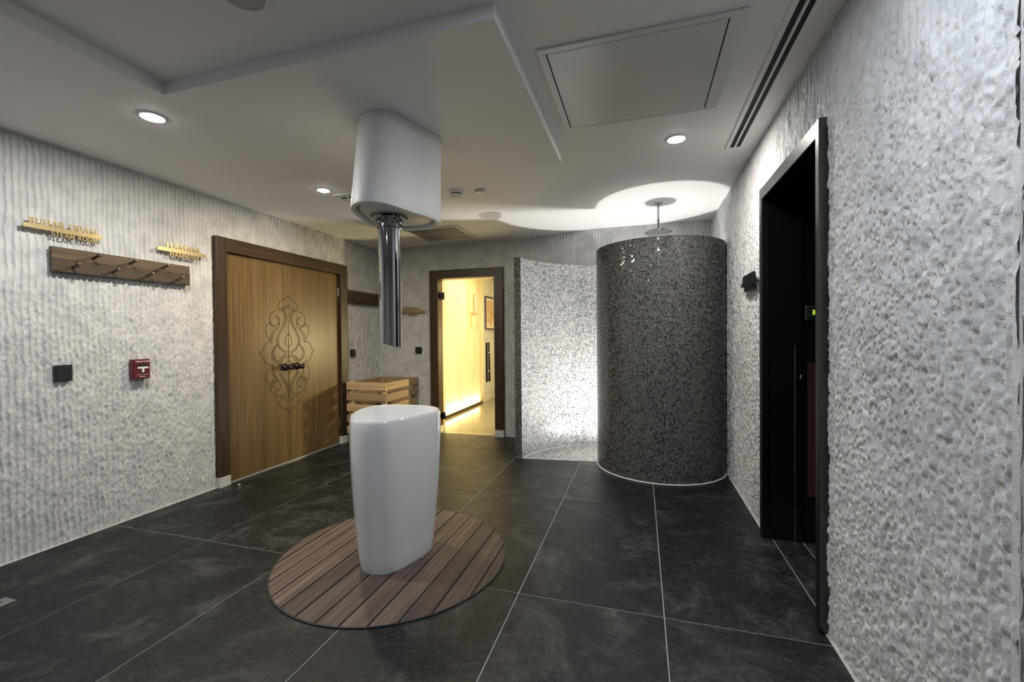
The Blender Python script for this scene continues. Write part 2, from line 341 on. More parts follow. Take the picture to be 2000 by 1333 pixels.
q((SX, CY1, ZL), (SX, SY, ZL), (SX, SY, ZH), (SX, CY1, ZH))
q((RX, SY, ZL), (SX, SY, ZL), (SX, SY, ZH))
ceil = link('ceiling', mesh('ceiling', mb, M['ceiling'])); props(ceil, 'white painted ceiling stepping up to a raised coffer', 'ceiling', kind='structure')

# ------------------------------------------------------------------ floor of long slate tiles
GX, GW, GY, GH, GAP = -0.562, 0.6535, 1.9505, 1.196, 0.0045
fl = solo('floor', MB().box(XL - .1, RECESS_X + .1, YF, YB + .02, -0.06, -0.0022), M['grout'], 'floor of dark slate tiles with pale grout lines', 'floor', kind='structure')
def add_tile(me, x, y):
    o = link('tile', me, fl); o.location = Vector((x, y, 0)) - fl.location; return o
def tile_mesh(w_, h_): return mesh('tile', MB().bbox(GAP / 2, w_ - GAP / 2, GAP / 2, h_ - GAP / 2, -0.012, 0, 0.0012), M['slate'])
cache = {}
xe = [XL - 0.01] + [GX + k * GW for k in range(-4, 3)] + [0.9015, 0.9015 + GW, RECESS_X + .05]; ye = [YF] + [GY + k * GH for k in range(-3, 3)] + [YB + .015]
for i in range(len(xe) - 1):
    for j in range(len(ye) - 1):
        if xe[i] > 0.74 and ye[j] > 3.2: continue
        k = (round(xe[i + 1] - xe[i], 4), round(ye[j + 1] - ye[j], 4))
        if k not in cache: cache[k] = tile_mesh(*k)
        add_tile(cache[k], xe[i], ye[j])

# ------------------------------------------------------------------ round timber deck inset in the floor
DC, DR = (-1.333, 2.117), 0.625
dk = thing('round_deck', (DC[0], DC[1], 0), 'round deck of brown timber planks under the white basin', 'deck')
part('deck_base', MB().lathe((DC[0], DC[1], 0.0), [(DR - .004, 0.0004), (DR - .004, 0.0012)], n=64), M['black_slot'], dk)
rings = []
for r_, z_ in ((DR - .003, .0004), (DR + .003, .0004), (DR + .003, .0062), (DR - .003, .0062)):
    rings.append([(DC[0] + r_ * math.cos(2 * PI * j / 72), DC[1] + r_ * math.sin(2 * PI * j / 72), z_) for j in range(72)])
part('rim', MB().loft(rings + [rings[0]], False, False), M['rim'], dk)
seams = [-1.958, -1.885, -1.778, -1.667, -1.557, -1.447, -1.335, -1.222, -1.106, -.993, -.883, -.768, -.708]
for a, b_ in zip(seams[:-1], seams[1:]):
    a += .0042; b_ -= .0042; R_ = DR - .0055; poly = []
    xs_ = np.linspace(max(a, DC[0] - R_ + .0005), min(b_, DC[0] + R_ - .0005), 9)
    h_ = np.sqrt(np.maximum(R_ ** 2 - (xs_ - DC[0]) ** 2, 1e-5))
    poly = [(x, DC[1] - h) for x, h in zip(xs_, h_)] + [(x, DC[1] + h) for x, h in zip(xs_[::-1], h_[::-1])]
    part('plank', MB().prism(poly, lambda x, y, d: (x, y, d), 0.0014, 0.006 + random.uniform(-.0004, .0004)), M['deck_wood'], dk)

# ------------------------------------------------------------------ white pedestal basin and its overhead counterpart
def smooth_loop(pts, n=72, harm=5):
    zc = np.array([complex(*p) for p in pts]); d = np.abs(np.roll(zc, -1) - zc); t = np.concatenate([[0], np.cumsum(d)])
    tt = np.linspace(0, t[-1], 256, endpoint=False); zz = np.interp(tt, t, np.append(zc, zc[0]).real) + 1j * np.interp(tt, t, np.append(zc, zc[0]).imag)
    Fq = np.fft.fft(zz); k = np.fft.fftfreq(256, 1 / 256); Fq[np.abs(k) > harm] = 0; zz = np.fft.ifft(Fq)
    zz = zz[np.linspace(0, 256, n, endpoint=False).astype(int)]
    return np.stack([zz.real, zz.imag], 1)
rim_pts = [(-1.473, 1.914), (-1.535, 2.007), (-1.579, 2.146), (-1.585, 2.279), (-1.529, 2.349), (-1.418, 2.376), (-1.296, 2.384), (-1.184, 2.355), (-1.125, 2.289),
           (-1.100, 2.232), (-1.114, 2.128), (-1.143, 2.023), (-1.173, 1.929), (-1.228, 1.854), (-1.308, 1.820), (-1.384, 1.838)]
RB = smooth_loop(rim_pts); BC = np.array([-1.345, 2.115])
def ringz(shape, c, k, z): return [(c[0] + (p[0] - c[0]) * k, c[1] + (p[1] - c[1]) * k, z) for p in shape]
prof = [(.80, .0066), (.805, .010), (.83, .07), (.875, .18), (.92, .30), (.955, .42), (.98, .54), (.993, .65), (.995, .74), (.985, .783), (.972, .795), (.955, .80), (.93, .798), (.915, .788),
        (.895, .75), (.85, .69), (.74, .645), (.5, .625), (.15, .618)]
bt = thing('pedestal_basin', (BC[0], BC[1], 0.0066), 'freestanding white ceramic pedestal basin on the round timber deck', 'basin')
part('ceramic_body', MB().loft([ringz(RB, BC, k, z) for k, z in prof], True, True), M['ceramic'], bt, True, 50)
part('drain_fitting', MB().lathe((BC[0], BC[1], .6175), [(.03, 0), (.03, .004), (.02, .006)], n=20), M['chrome'], bt, True)
part('base_clip', MB().bbox(-1.158, -1.146, 2.085, 2.11, .0066, .016, .002), M['steel'], bt)

can_pts = [(-1.429, 1.888), (-1.337, 1.816), (-1.243, 1.821), (-1.196, 1.921), (-1.158, 2.054), (-1.116, 2.20), (-1.110, 2.304), (-1.164, 2.372), (-1.259, 2.416), (-1.419, 2.389), (-1.543, 2.306), (-1.53, 2.141), (-1.47, 1.971)]
CB = smooth_loop(can_pts); CC = np.array([-1.335, 2.125]); ZC0 = 1.885
def canring(k, z):
    t = (z - ZC0) / (ZL - ZC0); out = []
    for p in CB:
        y = p[1] + (2.40 - (2.40 - p[1]) * .85 - p[1]) * t
        out.append((CC[0] + (p[0] - CC[0]) * k, CC[1] + (y - CC[1]) * k, z))
    return out
sp = thing('ceiling_spout', (CC[0], CC[1], 1.165), 'white drum housing on the ceiling with a long chrome spout', 'water spout')
part('housing', MB().loft([canring(1.0, ZL - .001), canring(1.0, 2.25), canring(1.0, 2.05), canring(1.0, 1.93), canring(1.0, 1.894), canring(.99, 1.886), canring(.90, 1.885), canring(.885, 1.892), canring(.88, 1.975)], False, False), M['housing'], sp, True, 60)
part('underside_plate', MB().loft([ringz(CB, CC, .80, 1.908), ringz(CB, CC, .80, 1.90), ringz(CB, CC, .785, 1.897), ringz(CB, CC, .2, 1.897)], True, True), M['housing'], sp, True, 40)
part('top_cover', MB().loft([ringz(CB, CC, .885, 1.974), ringz(CB, CC, .885, 1.979)], True, True), M['housing'], sp)
PC = (-1.344, 2.12)
part('flange', MB().lathe((PC[0], PC[1], 0), [(.10, 1.896), (.10, 1.888), (.072, 1.882), (.066, 1.882)], n=40), M['chrome'], sp, True)
part('collar', MB().lathe((PC[0], PC[1], 0), [(.072, 1.884), (.072, 1.856), (.068, 1.852), (.068, 1.826), (.064, 1.824)], n=40), M['chrome'], sp, True)
for k in range(10):
    t = 2 * PI * k / 10; c_, s_ = math.cos(t), math.sin(t)
    part('screw', MB().tube([(PC[0] + .069 * c_, PC[1] + .069 * s_, 1.87), (PC[0] + .0745 * c_, PC[1] + .0745 * s_, 1.87)], .006, 8), M['black_slot'], sp)
n = 40; ring = lambda r_, z_=None: [(PC[0] + r_ * math.cos(2 * PI * j / n), PC[1] + r_ * math.sin(2 * PI * j / n), z_ if z_ else 1.184 - (r_ * math.cos(2 * PI * j / n)) * .34) for j in range(n)]
part('spout_pipe', MB().loft([ring(.061, 1.84), ring(.061, 1.5), ring(.061), ring(.057), ring(.057, 1.5), ring(.057, 1.83)], False, True), M['chrome'], sp, True, 40)

# ------------------------------------------------------------------ lettering: a small serif alphabet of strokes, unit cap height
def glyph(ch):
    T, t, sf = .20, .115, .07; P = []
    def bar(x, y0=0., y1=1., w_=T): P.append([(x - w_ / 2, y0), (x + w_ / 2, y0), (x + w_ / 2, y1), (x - w_ / 2, y1)])
    def ser(x, y, w_=.34): P.append([(x - w_ / 2, y), (x + w_ / 2, y), (x + w_ / 2, y + sf), (x - w_ / 2, y + sf)])
    def feet(x): ser(x, 0); ser(x, 1 - sf)
    def dia(x0, x1, w_, y0=0., y1=1.): P.append([(x0 - w_ / 2, y0), (x0 + w_ / 2, y0), (x1 + w_ / 2, y1), (x1 - w_ / 2, y1)])
    def hb(x0, x1, y, w_=t): P.append([(x0, y - w_ / 2), (x1, y - w_ / 2), (x1, y + w_ / 2), (x0, y + w_ / 2)])
    def arc(cx, cy, rx, ry, a0, a1, k=10):
        for i in range(k):
            p = math.radians(a0 + (a1 - a0) * i / k); q_ = math.radians(a0 + (a1 - a0) * (i + 1) / k); pts = []
            for an, side in ((p, 1), (q_, 1), (q_, -1), (p, -1)):
                th = t + (T - t) * abs(math.cos(an)); pts.append((cx + (rx + side * th / 2) * math.cos(an), cy + (ry + side * t / 2) * math.sin(an)))
            P.append(pts)
    W_ = .8
    if ch == 'A': dia(.08, .42, t); dia(.74, .40, T); hb(.2, .64, .34); ser(.08, 0, .28); ser(.74, 0, .34)
    elif ch == 'M': bar(.12, w_=t); feet(.12); dia(.5, .16, T, .05, 1.); dia(.5, .86, t, .05, 1.); bar(.9); feet(.9); W_ = 1.02
    elif ch == 'H': bar(.15); feet(.15); bar(.7); feet(.7); hb(.2, .65, .52); W_ = .86
    elif ch == 'B': bar(.15); ser(.15, 0); ser(.15, 1 - sf); arc(.3, .75, .22, .22, -90, 90); arc(.3, .27, .28, .24, -90, 90); hb(.15, .3, .96); hb(.15, .3, .51); hb(.15, .3, .035); W_ = .68
    elif ch == 'U': bar(.15, .3); ser(.15, 1 - sf); bar(.68, .3, w_=t); ser(.68, 1 - sf, .28); arc(.415, .32, .265, .29, 180, 360); W_ = .82
    elif ch == 'R': bar(.15); feet(.15); arc(.32, .745, .22, .22, -90, 90); hb(.15, .32, .96); hb(.15, .32, .525); dia(.72, .38, T, 0, .52); ser(.74, 0, .2); W_ = .82
    elif ch == 'O': arc(.45, .5, .36, .46, 0, 360, 24); W_ = .9
    elif ch == 'D': bar(.15); arc(.3, .5, .42, .46, -90, 90, 14); hb(.06, .32, .96); hb(.06, .32, .04); W_ = .82
    elif ch == 'S': arc(.3, .73, .2, .23, 30, 260, 12); arc(.3, .27, .22, .23, -150, 90, 12); W_ = .58
    elif ch == 'I': bar(.17); feet(.17); W_ = .34
    elif ch == 'T': bar(.38); ser(.38, 0); hb(.03, .73, .96); bar(.05, .8, 1, .05); bar(.71, .8, 1, .05); W_ = .76
    elif ch == 'E': bar(.15); hb(.04, .58, .96); hb(.15, .5, .52); hb(.04, .62, .04); bar(.57, .8, 1, .05); bar(.61, 0, .2, .05); W_ = .68
    elif ch == 'N': bar(.12, w_=t); feet(.12); dia(.68, .14, T); bar(.72, w_=t); ser(.72, 1 - sf); W_ = .86
    elif ch == 'F': bar(.15); ser(.15, 0); hb(.04, .58, .96); hb(.15, .5, .52); W_ = .6
    elif ch == 'L': bar(.15); ser(.15, 1 - sf); hb(.04, .6, .04); bar(.59, 0, .2, .05); W_ = .64
    return P, W_
def letters(text, fn, a0, a1, b0, h, d0, d1, material, parent, gap=.10):
    # text set between a0 and a1 along the wall, foot at b0, cap height h
    gl = [glyph(c) if c != ' ' else ([], .35) for c in text]; tot = sum(g[1] for g in gl) + gap * (len(gl) - 1); k = (a1 - a0) / tot; x = 0
    for c, (P, W_) in zip(text, gl):
        if P:
            mb = MB()
            for i, poly in enumerate(P): mb.prism([(a0 + (x + px) * k, b0 + py * h) for px, py in poly], fn, d0, d1 + .00006 * i)
            part('letter', mb, material, parent)
        x += W_ + gap
fL = lambda a, b_, d: (XL + d, a, b_); fB = lambda a, b_, d: (a, YB - d, b_); fR = lambda a, b_, d: (XR - d, a, b_)
def wall_sign(name, fn, bar, top, bottom, material, lab, loc):
    t = thing(name, loc, lab, 'sign', 'raised metal room signs')
    part('bar', MB().prism([(bar[0], bar[2]), (bar[1], bar[2]), (bar[1], bar[3]), (bar[0], bar[3])], fn, .025, .034), material, t)
    for a in (bar[0] + .05 * (bar[1] - bar[0]), bar[1] - .05 * (bar[1] - bar[0])):
        zc = (bar[2] + bar[3]) / 2
        part('standoff', MB().prism([(a - .006, zc - .006), (a + .006, zc - .006), (a + .006, zc + .006), (a - .006, zc + .006)], fn, .002, .0255), material, t)
    for txt, a0, a1, b0, h in (top, bottom):
        letters(txt, fn, a0, a1, b0, h, .026, .034, material, t)
    return t
wall_sign('room_sign', fL, (1.520, 1.885, 1.855, 1.879), ('BUHAR ODASI', 1.545, 1.862, 1.878, .037), ('STEAM ROOM', 1.640, 1.862, 1.829, .028), M['brass'], 'long brass sign reading BUHAR ODASI above STEAM ROOM', (XL, 1.70, 1.83))
wall_sign('room_sign', fL, (2.214, 2.566, 1.856, 1.883), ('HAMAM', 2.275, 2.516, 1.882, .041), ('HAMMAM', 2.295, 2.508, 1.828, .029), M['brass'], 'brass sign reading HAMAM above HAMMAM beside the double door', (XL, 2.39, 1.82))
wall_sign('room_sign', fB, (-3.03, -2.625, 1.527, 1.562), ('SAUNA', -2.94, -2.70, 1.561, .046), ('SAUNA', -2.86, -2.72, 1.494, .034), M['brass'], 'small brass sign on the wall between chrome spout and sauna doorway', (-2.8, YB, 1.49))
# the sign by the black doorway is too oblique to read: plain stubs stand for its letters
sg = thing('room_sign', (XR, 3.18, 1.46), 'dark metal sign on the chipped wall beside the black doorway', 'sign', 'raised metal room signs')
part('bar', MB().prism([(3.03, 1.545), (3.385, 1.545), (3.385, 1.572), (3.03, 1.572)], fR, .016, .036), M['dark_letters'], sg)
for k in range(7):
    a = 3.06 + .043 * k; part('letter', MB().prism([(a, 1.572), (a + .03, 1.572), (a + .026, 1.618), (a + .004, 1.618)], fR, .016, .034), M['dark_letters'], sg)
for k in range(6):
    a = 3.10 + .036 * k; part('letter', MB().prism([(a, 1.508), (a + .024, 1.508), (a + .024, 1.545), (a, 1.545)], fR, .016, .034), M['dark_letters'], sg)
for a in (3.05, 3.36): part('standoff', MB().prism([(a, 1.55), (a + .012, 1.55), (a + .012, 1.562), (a, 1.562)], fR, .002, .0165), M['dark_letters'], sg)

# ------------------------------------------------------------------ peg boards
def peg_board(y0, y1, z0, z1, n, lab):
    t = thing('peg_board', (XL, (y0 + y1) / 2, z0), lab, 'peg board', 'wooden peg boards on the door wall'); zm = z0 + (z1 - z0) * .52
    part('plank', MB().bbox(XL + .012, XL + .036, y0, y1, z0, zm - .0003, .0008), M['board_wood'], t)
    part('plank', MB().bbox(XL + .012, XL + .036, y0, y1, zm + .0003, z1, .0008), M['board_wood'], t)
    for k in range(n):
        y = y0 + (y1 - y0) * (.12 + .76 * k / (n - 1)); z = z0 + (z1 - z0) * (.22 if k % 2 == 0 else .72); x = XL + .036
        part('peg', MB().tube([(x - .003, y, z), (x + .03, y, z + .008), (x + .052, y, z + .014), (x + .058, y, z + .0165), (x + .066, y, z + .0185), (x + .07, y, z + .0195)], .008, 10, rr=[.0085, .008, .0085, .0125, .0125, .008]), M['board_wood'], t, True)
peg_board(1.637, 2.437, 1.624, 1.768, 7, 'long dark wooden peg board below the BUHAR ODASI sign')
peg_board(4.314, 4.90, 1.626, 1.780, 5, 'shorter brown wooden peg board in the corner right of the double door')

# ------------------------------------------------------------------ switches and fire alarm
def switch(fn, a0, a1, b0, b1, lab, loc):
    t = thing('wall_switch', loc, lab, 'switch', 'black wall switches'); e = .006
    part('plate', MB().prism([(a0, b0), (a1, b0), (a1, b1), (a0, b1)], fn, .002, .014), M['black_plastic'], t)
    part('rocker', MB().prism([(a0 + .010, b0 + .012), (a1 - .010, b0 + .012), (a1 - .010, b1 - .012), (a0 + .010, b1 - .012)], fn, .0142, .0165), M['black_plastic'], t)
switch(fL, 1.648, 1.733, .973, 1.07, 'black square switch left of the red fire alarm box', (XL, 1.69, .973))
switch(fL, 4.352, 4.434, .990, 1.077, 'small black switch between the double door and the corner', (XL, 4.39, .99))
switch(fB, -2.770, -2.684, 1.006, 1.091, 'black switch left of the sauna doorway', (-2.727, YB, 1.006))
fa = thing('fire_alarm', (XL, 2.093, .95), 'dark red fire alarm pull box on the plaster wall', 'fire alarm')
part('box', MB().bbox(XL + .003, XL + .045, 2.041, 2.146, .950, 1.084, .004), M['red'], fa)
part('slot', MB().bbox(XL + .0445, XL + .0465, 2.066, 2.130, 1.033, 1.050, .0005), M['black_slot'], fa)
th = part('pull_handle', MB().bbox(XL + .0452, XL + .052, 2.064, 2.130, 1.019, 1.032, .001).bbox(XL + .0452, XL + .052, 2.090, 2.104, .994, 1.0192, .001), M['print_white'], fa, label='white T-shaped pull handle')
part('key_hole', MB().lathe((XL + .0448, 2.097, .985), [(.005, 0), (.005, .0015)], 'x', 12), M['black_slot'], fa)
part('seam', MB().bbox(XL + .0448, XL + .0458, 2.06, 2.136, .9785, .980, .0003), M['print_white'], fa)
part('maker_plate', MB().bbox(XL + .0448, XL + .0458, 2.078, 2.114, .9635, .967, .0003), M['print_white'], fa)
letters('FIRE', fL, 2.055, 2.083, 1.064, .010, .0448, .0456, M['print_white'], fa)
letters('ALARM', fL, 2.105, 2.140, 1.064, .010, .0448, .0456, M['print_white'], fa)
part('bell_mark', MB().prism([(2.086, 1.064), (2.094, 1.064), (2.102, 1.073), (2.094, 1.074)], fL, .0448, .0456), M['print_white'], fa)

# ------------------------------------------------------------------ double door with carved ornament
d1 = thing('door_1', (XL, 3.42, 0), 'double golden wood door with a carved ornament in a dark frame', 'door', kind='structure')
Y0, Y1, ZT = 2.655, 4.275, 2.056; I0, I1, IT = 2.752, 4.156, 1.942
part('frame_jamb', MB().bbox(XL - .12, XL + .034, Y0, I0, .085, ZT, .003), M['frame_wood'], d1)
part('frame_jamb', MB().bbox(XL - .12, XL + .034, I1, Y1, .085, ZT, .003), M['frame_wood'], d1)
mt = bpy.data.materials['dark_walnut'].copy(); mt.name = 'dark_walnut_head'
for nd in mt.node_tree.nodes:
    if nd.type == 'MAPPING':
        s_ = nd.inputs['Scale'].default_value; nd.inputs['Scale'].default_value = (s_[0], s_[2], s_[0])
part('frame_head', MB().bbox(XL - .12, XL + .033, I0 - .002, I1 + .002, IT, ZT - .0005, .003), mt, d1)
part('skirting_block', MB().bbox(XL - .12, XL + .036, Y0, I0, .0005, .0845, .002), M['kick'], d1)
part('skirting_block', MB().bbox(XL - .12, XL + .036, I1, Y1, .0005, .0845, .002), M['kick'], d1)
part('threshold', MB().bbox(XL - .06, XL + .010, I0 + .001, I1 - .001, .0005, .012, .002), M['alu'], d1)
part('blackout_backing', MB().box(XL - .12, XL - .055, I0 + .001, I1 - .001, .0125, IT - .001), M['black_slot'], d1)  # black block added behind the leaves: darkens their gap, stops light leaking
CM = 3.4265; XD = XL - .004       # leaf face
# traced right half of the ornament, (x to the right of the meeting edge, y down) in trace units
TR = [
 [(0, 35), (25, 75), (55, 95), (75, 112), (92, 140), (93, 180), (60, 182), (45, 196)],
 [(0, 145), (28, 155), (45, 175), (50, 195)], [(0, 163), (20, 170), (34, 190), (38, 203)],
 [(45, 200), (80, 198), (120, 207), (155, 240), (168, 285), (160, 330), (140, 355), (112, 360), (88, 338), (80, 300), (88, 272), (105, 258), (122, 268)],
 [(122, 268), (106, 274), (96, 292), (97, 318), (108, 345)],
 [(45, 200), (22, 232), (17, 290), (35, 350), (70, 420), (94, 480), (96, 530), (76, 580), (42, 612), (0, 622)],
 [(58, 205), (36, 240), (31, 290), (48, 345), (84, 418), (108, 480), (110, 530), (100, 552)],
 [(80, 330), (86, 370), (118, 410), (146, 460), (155, 520), (172, 525)], [(112, 376), (135, 405), (160, 452), (170, 505)],
 [(172, 325), (200, 370), (202, 430), (170, 510)], [(172, 325), (150, 358), (112, 378)],
 [(148, 525), (180, 521), (215, 545), (235, 600), (260, 630), (232, 660), (215, 718), (185, 744), (150, 748), (152, 770)],
 [(0, 430), (24, 480), (32, 520), (20, 560), (0, 570)],
 [(96, 535), (138, 585), (155, 640), (140, 700), (98, 742)], [(100, 555), (134, 600), (142, 640), (128, 690), (100, 725)],
 [(100, 555), (70, 610), (22, 642), (70, 680), (100, 725)], [(0, 662), (45, 675), (80, 712), (95, 760)], [(0, 680), (38, 692), (66, 722), (80, 762)],
 [(0, 720), (20, 728), (32, 760), (24, 800), (0, 855)],
 [(95, 835), (60, 910), (30, 970), (20, 1030), (42, 1078), (90, 1100)], [(80, 838), (44, 910), (16, 970), (6, 1030), (6, 1100)],
 [(150, 850), (114, 890), (85, 940), (84, 985), (104, 1012), (128, 1004)], [(100, 903), (140, 915), (168, 960), (160, 1020), (130, 1060), (95, 1075), (55, 1070)], [(100, 920), (128, 926), (150, 960), (146, 975)],
 [(155, 755), (150, 800), (140, 850), (120, 880)], [(174, 770), (205, 830), (206, 890), (180, 945), (150, 905), (116, 898)],
 [(0, 1135), (30, 1125), (50, 1100)], [(92, 1130), (92, 1165), (62, 1200), (22, 1222), (0, 1262)],
]
def crv(pts, k=4):
    P = [Vector((a, b_)) for a, b_ in pts]; out = []
    for i in range(len(P) - 1):
        p0 = P[max(i - 1, 0)]; p1 = P[i]; p2 = P[i + 1]; p3 = P[min(i + 2, len(P) - 1)]
        for j in range(k):
            t = j / k; out.append(.5 * ((2 * p1) + (p2 - p0) * t + (2 * p0 - 5 * p1 + 4 * p2 - p3) * t * t + (3 * p1 - p0 - 3 * p2 + p3) * t ** 3))
    return out + [P[-1]]
for sgn, la, lb in ((-1, I0 + .003, CM - .0025), (1, CM + .0025, I1 - .003)):
    lf = part('leaf', MB().bbox(XD - .04, XD, la, lb, .016, IT - .003, .002), M['door_wood'], d1)
    mb = MB()
    for c in TR:
        pts = []
        for p in crv(c):
            dy = max(p.x * .00131, .004); pts.append((XD + .0002, CM + sgn * dy, 1.642 - (p.y - 35) * .000943))
        mb.tube(pts, .0027, 5)
    part('carving', mb, M['carving'], lf, True, label='carved scroll ornament, groove shade as dark lines')
    yk = CM + sgn * .075
    part('knob', MB().lathe((XD, yk, .938), [(.020, .0005), (.030, .008), (.036, .022), (.036, .034), (.030, .046), (.020, .056), (.018, .066), (.024, .078), (.027, .09), (.025, .102), (.015, .111), (.004, .114)], 'x', 24), M['knob'], lf, True, 60)
    yh = la - .001 if sgn < 0 else lb + .001
    for zc in (1.74, .25):
        part('hinge', MB().lathe((XD + .006, yh, zc - .05), [(.0065, 0), (.0065, .1)], 'z', 12), M['steel'], lf, True)
# door stop on the floor
ds = MB().lathe((-3.13, 2.70, 0), [(.016, .0005), (.016, .006), (.009, .010), (.009, .022), (.014, .024), (.014, .034), (.010, .038)], n=20)
solo('door_stop', ds, M['steel'], 'small metal door stop on the floor before the double door', 'door stop', smooth=True)

# ------------------------------------------------------------------ slatted laundry crate in the corner
cr = thing('slatted_crate', (-2.99, 4.565, 0), 'pale wooden slatted crate in the corner behind the basin', 'crate')
cx0, cx1, cy0, cy1, zt = -3.255, -2.735, 4.20, 4.925, .705
for x in (cx0 + .02, cx1 - .062):
    for y in (cy0 + .02, cy1 - .062): part('post', MB().bbox(x, x + .042, y, y + .042, .0, zt - .015, .002), M['crate_wood'], cr)
for k in range(5):
    z1 = zt - .1265 * k; z0 = z1 - .084
    part('slat', MB().bbox(cx0, cx1, cy0, cy0 + .018, z0, z1, .002), M['crate_wood'], cr); part('slat', MB().bbox(cx0, cx1, cy1 - .018, cy1, z0, z1, .002), M['crate_wood'], cr)
    part('slat', MB().bbox(cx0, cx0 + .018, cy0 + .0185, cy1 - .0185, z0, z1, .002), M['crate_wood_y'], cr); part('slat', MB().bbox(cx1 - .018, cx1, cy0 + .0185, cy1 - .0185, z0, z1, .002), M['crate_wood_y'], cr)
part('bottom_board', MB().bbox(cx0 + .02, cx1 - .02, cy0 + .02, cy1 - .02, .12, .135, .002), M['crate_wood'], cr)

# ------------------------------------------------------------------ sauna doorway with a glass door, and the lit room behind it
d2 = thing('door_2', (-2.06, YB, 0), 'sauna doorway with a clear glass door in a dark wooden frame', 'door', kind='structure')
X0, X1, ZT = -2.552, -1.582, 2.052; J0, J1, JT = -2.440, -1.694, 1.945
part('frame_jamb', MB().bbox(X0, J0, YB - .034, YB + .10, .085, ZT, .003), M['frame_wood'], d2)
part('frame_jamb', MB().bbox(J1, X1, YB - .034, YB + .10, .085, ZT, .003), M['frame_wood'], d2)
mt2 = bpy.data.materials['dark_walnut'].copy(); mt2.name = 'dark_walnut_lintel'
for nd in mt2.node_tree.nodes:
    if nd.type == 'MAPPING':
        s_ = nd.inputs['Scale'].default_value; nd.inputs['Scale'].default_value = (s_[2], s_[0], s_[0])
part('frame_head', MB().bbox(J0 - .002, J1 + .002, YB - .033, YB + .10, JT, ZT - .0005, .003), mt2, d2)
part('skirting_block', MB().bbox(X0, J0, YB - .036, YB + .10, .0005, .0845, .002), M['kick'], d2)
part('skirting_block', MB().bbox(J1, X1, YB - .036, YB + .10, .0005, .0845, .002), M['kick'], d2)
gl = part('glass_leaf', MB().bbox(J0 + .012, J1 - .006, YB + .030, YB + .038, .012, JT - .008, .001), M['glass'], d2)
for z in (1.735, .215):
    part('hinge', MB().bbox(J0 - .001, J0 + .062, YB + .024, YB + .044, z - .045, z + .045, .003), M['dark_steel'], gl)
for yy in (YB - .012, YB + .080):
    part('pull_bar', MB().bbox(-1.812, -1.787, yy - .011, yy + .011, .66, 1.145, .004), M['dark_steel'], gl)
for z in (1.02, .79): part('bolt', MB().lathe((-1.80, YB - .0005, z), [(.008, 0), (.008, .07)], 'y', 12), M['steel'], gl)
SX0, SX1, SY0, SY1, SZ = -2.79, -1.0, YB + .16, 9.0, 2.36
solo('wall_partition', MB().box(XL, J0 - .001, YB + .105, YB + .16, 0, SZ).box(J1 + .001, SX1, YB + .105, YB + .16, 0, SZ).box(J0 - .001, J1 + .001, YB + .105, YB + .16, JT, SZ), M['sauna_wood'], 'inner lining of the sauna wall around the doorway', 'wall', kind='structure')
sf_ = solo('floor_sauna', MB().box(SX0 - .7, SX1, YB + .02, SY1, -.06, -.002), M['grout'], 'polished tile floor of the sauna room', 'floor', kind='structure')
for i in range(5):
    for j in range(4):
        x = SX0 - .7 + i * .59; y = YB + .022 + j * 1.01
        part('tile', MB().bbox(x + .002, x + .588, y + .002, y + 1.008, -.012, 0, .001), M['sauna_tile'], sf_)
solo('ceiling_sauna', MB().box(SX0 - .7, SX1, YB + .10, SY1, SZ, SZ + .04), M['sauna_wood'], 'pale ceiling of the sauna room', 'ceiling', kind='structure')
ws = solo('wall_sauna_left', MB().box(SX0 - .08, SX0 - .012, YB + .16, 7.43, .0, SZ), M['sauna_wood'], 'pale slatted timber wall inside the sauna room', 'wall', kind='structure')
mb = MB(); y = YB + .165
while y < 7.40:
    mb.box(SX0 - .012, SX0, y, y + .052, .04, SZ); y += .060
part('timber_slats', mb, M['sauna_wood'], ws, kind='stuff')
part('skirting', MB().box(SX0 - .012, SX0 - .002, YB + .165, 7.43, .0, .035), M['frame_wood'], ws)
part('corner_post', MB().bbox(SX0 - .08, SX0 + .004, 7.43, 7.47, 0, SZ, .003), M['sauna_wood'], ws)
plaster('wall_sauna_stone', np.arange(7.47, SY1 + .02, .02), np.arange(0, SZ, .02), lambda s, z, h: np.stack([SX0 - .02 + h, s, z], 1), 411, lambda s, z: 0 * s + 1., [], 'rough stone wall at the end of the sauna room')
solo('wall_sauna_back', MB().box(SX0 - .1, SX1, SY1, SY1 + .06, 0, SZ), M['plaster'], 'end wall of the sauna room', 'wall', kind='structure')
solo('wall_sauna_right', MB().box(SX1, SX1 + .06, YB + .16, SY1, 0, SZ), M['sauna_wood'], 'right wall of the sauna room', 'wall', kind='structure')
pc = thing('framed_picture', (SX0, 7.88, 1.345), 'framed picture on the stone wall seen through the glass door', 'picture')
part('frame', MB().bbox(SX0 + .002, SX0 + .022, 7.575, 8.185, 1.345, 1.375, .002).bbox(SX0 + .002, SX0 + .022, 7.575, 8.185, 1.945, 1.975, .002).bbox(SX0 + .002, SX0 + .022, 7.575, 7.605, 1.375, 1.945, .002).bbox(SX0 + .002, SX0 + .022, 8.155, 8.185, 1.375, 1.945, .002), M['frame_wood'], pc)
part('mat_board', MB().box(SX0 + .003, SX0 + .010, 7.605, 8.155, 1.375, 1.945), M['print_white'], pc); part('print', MB().box(SX0 + .0102, SX0 + .012, 7.65, 8.11, 1.42, 1.90), M['print_art'], pc)
tg = thing('sand_timer', (SX0, 7.0, 1.63), 'wooden sand timer on the timber wall seen through the glass door', 'timer')
part('backboard', MB().bbox(SX0 + .001, SX0 + .014, 6.985, 7.055, 1.66, 1.96, .003), M['crate_wood'], tg)
